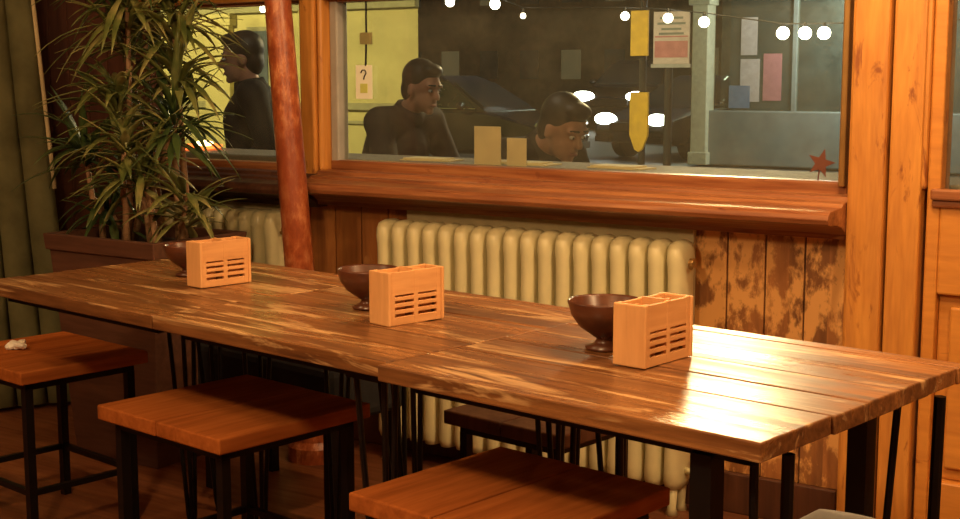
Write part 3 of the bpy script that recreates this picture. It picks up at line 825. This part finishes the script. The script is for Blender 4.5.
# cars
def make_car(label, loc, rotz, lit=True):
    """nose toward local -y"""
    c = thing('car', label, 'car', loc, rotz)
    L, w = 2.1, 0.86
    prof = [(-2.05, 0.30), (-2.12, 0.48), (-2.05, 0.68), (-1.2, 0.88), (1.55, 0.95), (2.0, 0.92), (2.1, 0.62), (2.05, 0.32), (1.6, 0.24), (-1.6, 0.24)]
    b = B()
    loft(b, [[Vector((s * w * q, y * (1 if q == 1 else 0.985), z if q == 1 else 0.55 + (z - 0.55) * 0.93)) for y, z in prof] for s, q in ((-1, 1.0), (-1, 0.94), (1, 0.94), (1, 1.0))][::1] if False else
         [[Vector((x, y * f, 0.58 + (z - 0.58) * f2)) for y, z in prof] for x, f, f2 in ((-w, 0.95, 0.9), (-w * 0.9, 1.0, 1.0), (w * 0.9, 1.0, 1.0), (w, 0.95, 0.9))])
    obj('body', b, M['carblack'], c, bevel=0.04, seg=3)
    b = B()
    loft(b, [[Vector((s * x, y, z)) for s, y in ((-1, y0), (1, y0), (1, y1), (-1, y1))] for z, x, y0, y1 in ((0.88, 0.80, -1.15, 1.75), (1.36, 0.62, -0.35, 1.15), (1.44, 0.55, -0.15, 0.95))])
    cab = obj('cabin', b, M['carblack'], c, bevel=0.03)
    b = B()
    q = lambda *p: b.faces.new([b.verts.new(Vector(v)) for v in p])
    q((-0.72, -1.06, 0.95), (0.72, -1.06, 0.95), (0.60, -0.44, 1.33), (-0.60, -0.44, 1.33))
    q((-0.72, 1.66, 0.95), (0.72, 1.66, 0.95), (0.60, 1.24, 1.33), (-0.60, 1.24, 1.33))
    for s in (-1, 1):
        q((s * 0.785, -0.95, 0.95), (s * 0.785, 0.30, 0.95), (s * 0.645, 0.30, 1.33), (s * 0.645, -0.38, 1.33))
        q((s * 0.785, 0.36, 0.95), (s * 0.785, 1.45, 0.95), (s * 0.645, 1.08, 1.33), (s * 0.645, 0.36, 1.33))
    g = obj('window_glass', b, M['carglass'], c)
    sm = g.modifiers.new('Solid', 'SOLIDIFY'); sm.thickness = 0.02; sm.offset = 0
    for sx in (-1, 1):
        for y in (-1.3, 1.3):
            b = B(); tube(b, [(sx * 0.66, y, 0.31), (sx * 0.86, y, 0.31)], 0.31, 24)
            wh = obj('wheel', b, M['tyre'], c)
            obj('hub', tube(B(), [(sx * 0.85, y, 0.31), (sx * 0.875, y, 0.31)], 0.19, 20), M['chrome'], wh)
        b = ellip(B(), (sx * 0.60, -2.03, 0.69), (0.25, 0.09, 0.11))
        obj('headlight', b, M['headlight'] if lit else M['chrome'], c, smooth=True)
        b = ellip(B(), (sx * 0.66, 2.03, 0.72), (0.12, 0.06, 0.08)); obj('tail_light', b, M['red'], c, smooth=True)
        obj('mirror', ellip(B(), (sx * 0.92, -0.75, 0.98), (0.09, 0.06, 0.06)), M['carblack'], c, smooth=True)
        b = B(); tube(b, [(sx * 0.80, -0.95, 0.93), (sx * 0.80, 1.5, 0.94)], 0.012, 6); obj('window_trim', b, M['chrome'], c)
    b = B(); box(b, -0.42, 0.42, -2.13, -2.05, 0.50, 0.64)
    obj('grille', b, M['tyre'], c)
    b = B()
    for sx in (-1, 1): box(b, sx * 0.6 - 0.16, sx * 0.6 + 0.16, -2.13, -2.06, 0.30, 0.40)
    obj('bumper_vent', b, M['tyre'], c)
    return c
ROADZ = GZ - 0.03
make_car('dark car facing the restaurant with dazzling headlights', (-10.4, 18.97, ROADZ), -0.25)
make_car('dark car parked side on behind the seated people', (-12.75, 14.3, ROADZ), PI / 2 + 0.05, False)
c2 = make_car('second lit car farther behind the first', (-17.6, 30.4, ROADZ), 0.12); c2.scale = (1.25, 1.25, 1.3)

# street lamp (head above the frame)
def street_lamp(label, x, y, h, ax, ay, strength):
    t = thing('street_lamp', label, 'street lamp', (x, y, GZ), 0, None)
    obj('pole', tube(B(), [(0, 0, 0), (0, 0, 1.0), (0, 0, h)], [0.07, 0.05, 0.04], 12), M['cable'], t)
    obj('arm', tube(B(), [(0, 0, h - 0.05), (ax * 0.5, ay * 0.5, h + 0.15), (ax, ay, h + 0.1)], 0.03, 10), M['cable'], t)
    b = lathe(B(), [(0.05, 0.34), (0.12, 0.30), (0.34, 0.12), (0.36, 0.08), (0.32, 0.08)], 20, (ax, ay, h - 0.25)); obj('hood', b, M['cable'], t)
    b = ellip(B(), (ax, ay, h - 0.18), (0.29, 0.29, 0.22)); o = obj('lantern', b, strength, t, smooth=True)
    return t
street_lamp('street lamp whose lit head hangs above the shop side of the road', -3.15, 5.6, 3.35, -0.9, 0, M['lantern'])
street_lamp('street lamp lighting the yellow building', -12.0, 4.2, 3.6, 0, 0.6, M['lantern_dim'])

# ------------------------------------------------------------------ people
def cap(bm, a, b, ra, rb, n=14):
    a, b = Vector(a), Vector(b)
    d = (b - a); L = d.length
    u, w = frame_from(d); d.normalize()
    rings = []
    for t in (-80, -50, -20, 0):
        s, c = math.sin(math.radians(t)), math.cos(math.radians(t))
        rings.append([a + d * (ra * s) + (u * math.cos(2 * PI * k / n) + w * math.sin(2 * PI * k / n)) * ra * c for k in range(n)])
    for t in (0, 20, 50, 80):
        s, c = math.sin(math.radians(t)), math.cos(math.radians(t))
        rings.append([b + d * (rb * s) + (u * math.cos(2 * PI * k / n) + w * math.sin(2 * PI * k / n)) * rb * c for k in range(n)])
    loft(bm, rings)

def remesh(o, vox, smooth=6):
    r = o.modifiers.new('Remesh', 'REMESH'); r.mode = 'VOXEL'; r.voxel_size = vox; r.use_smooth_shade = True
    s = o.modifiers.new('Smooth', 'SMOOTH'); s.factor = 0.5; s.iterations = smooth

def person(label, loc, face, J, coat, head_tilt=0.0):
    """J: joints in metres (local, facing +x): hip, chest, neck, head, and L/R shoulder elbow wrist, hip knee ankle"""
    p = thing('person', label, 'person', loc, face)
    V = {k: Vector(v) for k, v in J.items()}
    hd = V['head']
    R = Matrix.Rotation(head_tilt, 3, 'Y')
    b = B()
    # skin body: trunk, neck, head, limbs and hands in one surface
    cap(b, V['hip'], V['chest'], 0.125, 0.135)
    cap(b, V['chest'], V['neck'], 0.12, 0.055)
    cap(b, V['neck'], hd + R @ Vector((-0.015, 0, -0.05)), 0.056, 0.056)
    ellip(b, hd + R @ Vector((-0.012, 0, 0.03)), (0.098, 0.076, 0.100), R, 20, 14)
    ellip(b, hd + R @ Vector((0.025, 0, -0.045)), (0.066, 0.060, 0.072), R, 18, 12)
    cap(b, hd + R @ Vector((0.085, 0, 0.015)), hd + R @ Vector((0.107, 0, -0.022)), 0.010, 0.016, 10)     # nose
    cap(b, hd + R @ Vector((0.080, -0.022, -0.066)), hd + R @ Vector((0.080, 0.022, -0.066)), 0.012, 0.012, 8)  # mouth ridge
    ellip(b, hd + R @ Vector((0.068, 0, -0.10)), (0.024, 0.026, 0.020), R, 10, 8)                          # chin
    cap(b, hd + R @ Vector((0.078, -0.045, 0.030)), hd + R @ Vector((0.078, 0.045, 0.030)), 0.013, 0.013, 8)   # brow
    for s in (-1, 1):
        ellip(b, hd + R @ Vector((-0.012, s * 0.078, -0.01)), (0.020, 0.010, 0.032), R, 10, 8)
        t = 'L' if s > 0 else 'R'
        cap(b, V['chest'] * 0.35 + V['neck'] * 0.65, V['sh' + t], 0.07, 0.062)
        cap(b, V['sh' + t], V['el' + t], 0.052, 0.042); cap(b, V['el' + t], V['wr' + t], 0.041, 0.027)
        cap(b, V['hip'], V['hp' + t], 0.11, 0.10)
        cap(b, V['hp' + t], V['kn' + t], 0.088, 0.058); cap(b, V['kn' + t], V['an' + t], 0.056, 0.036)
        cap(b, V['an' + t] + Vector((-0.03, 0, -0.05)), V['an' + t] + Vector((0.14, 0, -0.06)), 0.035, 0.028)
        fd = (V['wr' + t] - V['el' + t]).normalized()
        sd = fd.cross(Vector((0, s, 0.2))).normalized(); nn = sd.cross(fd).normalized()
        pc = V['wr' + t] + fd * 0.085
        for q in (-0.03, -0.01, 0.01, 0.03):
            cap(b, V['wr' + t] + fd * 0.02 + sd * q * 0.5, pc + sd * q, 0.018, 0.013, 8)
        for q, l in zip((-0.034, -0.0115, 0.0115, 0.034), (0.060, 0.075, 0.080, 0.070)):
            k1 = pc + sd * q + fd * l * 0.55 - nn * 0.008; k2 = k1 + fd * l * 0.4 - nn * 0.028
            cap(b, pc + sd * q, k1, 0.0095, 0.009, 8); cap(b, k1, k2, 0.009, 0.0075, 8)
        th = V['wr' + t] + fd * 0.035 + sd * 0.03
        cap(b, th, th + fd * 0.045 + sd * 0.035 - nn * 0.01, 0.013, 0.011, 8); cap(b, th + fd * 0.045 + sd * 0.035 - nn * 0.01, th + fd * 0.08 + sd * 0.03 - nn * 0.02, 0.0105, 0.008, 8)
    body = obj('body', b, M['skin'], p); remesh(body, 0.009, 3)
    # eyes, eyebrows, mouth
    b = B()
    for s in (-1, 1): ellip(b, hd + R @ Vector((0.081, s * 0.031, 0.008)), (0.010, 0.014, 0.008), R, 10, 8)
    obj('eyes', b, M['eye'], p, smooth=True)
    b = B()
    for s in (-1, 1):
        ellip(b, hd + R @ Vector((0.0895, s * 0.031, 0.008)), (0.003, 0.006, 0.006), R, 8, 6)
        cap(b, hd + R @ Vector((0.090, s * 0.015, 0.037)), hd + R @ Vector((0.080, s * 0.050, 0.036)), 0.005, 0.004, 6)
    obj('eyebrows', b, M['hair'], p, smooth=True)
    b = B(); ellip(b, hd + R @ Vector((0.092, 0, -0.066)), (0.006, 0.024, 0.008), R, 12, 6); obj('lips', b, M['lips'], p, smooth=True)
    # hair
    b = B()
    ellip(b, hd + R @ Vector((-0.030, 0, 0.052)), (0.104, 0.086, 0.096), R, 20, 14)
    ellip(b, hd + R @ Vector((-0.062, 0, -0.01)), (0.062, 0.074, 0.088), R, 16, 12)
    ellip(b, hd + R @ Vector((0.040, 0, 0.105)), (0.052, 0.062, 0.034), R, 14, 10)
    o = obj('hair', b, M['hair'], p); remesh(o, 0.010, 4)
    # coat
    b = B()
    cap(b, V['hip'] + Vector((0, 0, -0.06)), V['chest'], 0.165, 0.172); cap(b, V['chest'], V['neck'] + (V['chest'] - V['neck']) * 0.2, 0.155, 0.085)
    for t in 'LR':
        cap(b, V['chest'] * 0.35 + V['neck'] * 0.65, V['sh' + t], 0.095, 0.085)
        cap(b, V['sh' + t], V['el' + t], 0.078, 0.064); cap(b, V['el' + t], V['wr' + t] + (V['el' + t] - V['wr' + t]) * 0.06, 0.062, 0.046)
        cap(b, V['hip'] + Vector((0, 0, -0.04)), V['hp' + t], 0.15, 0.13)
    o = obj('coat', b, coat, p); remesh(o, 0.014, 6)
    b = B(); tube(b, [V['neck'] + (V['chest'] - V['neck']) * 0.25, V['neck'] + (hd - V['neck']) * 0.18], [0.095, 0.078], 18)
    o = obj('collar', b, coat, p, smooth=True)
    # trousers and shoes
    b = B()
    for t in 'LR':
        cap(b, V['hip'], V['hp' + t], 0.135, 0.118)
        cap(b, V['hp' + t], V['kn' + t], 0.104, 0.076); cap(b, V['kn' + t], V['an' + t], 0.074, 0.060)
    o = obj('trousers', b, M['jeans'], p); remesh(o, 0.014, 5)
    for t in 'LR':
        b = B(); a = V['an' + t]
        cap(b, a + Vector((-0.035, 0, -0.042)), a + Vector((0.15, 0, -0.052)), 0.048, 0.038)
        cap(b, a + Vector((-0.02, 0, 0.0)), a + Vector((-0.02, 0, -0.03)), 0.05, 0.05)
        o = obj('shoe', b, M['shoe'], p); remesh(o, 0.010, 2)
    return p

stand = dict(hip=(0, 0, 0.92), chest=(0.03, 0, 1.26), neck=(0.05, 0, 1.46), head=(0.10, 0, 1.60),
             shL=(0.03, 0.19, 1.40), elL=(-0.05, 0.24, 1.12), wrL=(0.14, 0.22, 0.94), shR=(0.03, -0.19, 1.40), elR=(0.05, -0.24, 1.12), wrR=(0.24, -0.2, 0.98),
             hpL=(0, 0.09, 0.88), knL=(0.16, 0.09, 0.50), anL=(0.12, 0.09, 0.10), hpR=(0, -0.09, 0.88), knR=(-0.05, -0.09, 0.50), anR=(-0.26, -0.09, 0.12))
sc = 0.925
stand = {k: (v[0], v[1], (v[2] - 0.1) * sc + 0.1 if k[:2] != 'an' else v[2]) for k, v in stand.items()}
person('person in a dark coat walking left outside the left window', (-4.95, 1.62, GZ), PI + 0.70, stand, M['coat'], 0.12)

def seated(lean, hz):
    up = Vector((0, 0, hz))
    """on a stool-height bench, leaning forward (toward +x)"""
    h = Vector((0, 0, 0.58)) + up
    d = Vector((math.sin(lean), 0, math.cos(lean)))
    ch = h + d * 0.36; nk = ch + d * 0.20
    hdp = nk + Vector((0.10, 0, 0.115)) if lean < 0.6 else nk + Vector((0.125, 0, 0.07))
    sh = ch + d * 0.14
    return dict(hip=h, chest=ch, neck=nk, head=hdp, shL=sh + Vector((0, 0.19, 0)), shR=sh + Vector((0, -0.19, 0)),
                elL=sh + Vector((0.10, 0.26, -0.27)), wrL=sh + Vector((0.33, 0.16, -0.27)), elR=sh + Vector((0.12, -0.26, -0.26)), wrR=sh + Vector((0.35, -0.13, -0.24)),
                hpL=h + Vector((0.02, 0.1, -0.03)), hpR=h + Vector((0.02, -0.1, -0.03)), knL=h + Vector((0.44, 0.13, -0.02)), knR=h + Vector((0.44, -0.13, -0.02)),
                anL=Vector((0.40, 0.13, 0.10)), anR=Vector((0.46, -0.13, 0.10)))
person('person in a dark coat leaning right, behind the hanging tag outside', (-4.44, 1.95, GZ), -0.1, seated(0.42, 0.13), M['coat2'], 0.25)
person('person in a dark coat bent low outside the middle of the window', (-3.30, 1.24, GZ), -0.25, seated(0.76, 0.125), M['coat'], 0.45)
for x, y, u, lab in ((-4.48, 1.95, 0.13, 'plain dark bench under the person leaning right'), (-3.36, 1.25, 0.125, 'plain dark bench under the person bent low')):
    t = thing('bench', lab, 'bench', (x, y, GZ))
    obj('seat', bx(-0.2, 0.2, -0.24, 0.24, 0.31 + u, 0.35 + u), M['darkwood'], t, bevel=0.005)
    for sx in (-1, 1):
        for sy in (-1, 1): obj('leg', bx(sx * 0.17 - 0.02, sx * 0.17 + 0.02, sy * 0.2 - 0.02, sy * 0.2 + 0.02, 0, 0.315 + u), M['darkwood'], t)

# ------------------------------------------------------------------ lights
def point(name, loc, e, c, r=0.05):
    l = bpy.data.lights.new(name, 'POINT'); l.energy = e; l.color = c; l.shadow_soft_size = r
    o = bpy.data.objects.new(name, l); o.location = loc; COL.objects.link(o); return o
def spot(name, loc, target, e, c, ang, blend=0.6, r=0.06):
    l = bpy.data.lights.new(name, 'SPOT'); l.energy = e; l.color = c; l.spot_size = ang; l.spot_blend = blend; l.shadow_soft_size = r
    o = bpy.data.objects.new(name, l); o.location = loc
    o.rotation_euler = (Vector(target) - Vector(loc)).to_track_quat('-Z', 'Y').to_euler(); COL.objects.link(o); return o
WARM = (1.0, 0.63, 0.30)
point('pendant_light', (-1.2, -3.3, 2.15), 50, WARM, 0.10)
point('pendant_light', (-3.0, -2.7, 2.2), 17, WARM, 0.10)
point('pendant_light', (0.1, -1.6, 2.1), 30, WARM, 0.10)
point('pendant_light', (-1.0, -0.8, 2.25), 30, WARM, 0.08)
spot('street_lamp_light', (-12.0, 4.9, 2.85), (-11.2, 8.3, 1.2), 420, (1.0, 0.84, 0.44), 2.5, 0.8, 0.2)
point('outdoor_fill_light', (-3.6, 0.55, 2.7), 14, (1.0, 0.85, 0.6), 0.08)  # added fill with no fixture, brightens the people outside
point('street_lamp_light', (-4.05, 5.6, 2.7), 140, (1.0, 0.86, 0.55), 0.25)
point('shop_light', (-6.5, 15.4, 2.4), 120, (0.86, 0.98, 0.96), 0.2)
point('street_light', (-10, 22, 5.0), 500, (0.85, 1.0, 0.75), 0.3)

w = bpy.data.worlds.new('World'); S.world = w; w.use_nodes = True
nt = w.node_tree
bg = nt.nodes['Background'] if 'Background' in nt.nodes else nt.nodes.new('ShaderNodeBackground')
bg.inputs[0].default_value = (0.35, 0.45, 0.55, 1); bg.inputs[1].default_value = 0.03

vs = S.view_settings
S.display_settings.display_device = 'sRGB'
vs.view_transform = 'Standard'; vs.look = 'None'; vs.gamma = 1.0; vs.use_curve_mapping = False
vs.exposure = 1.35
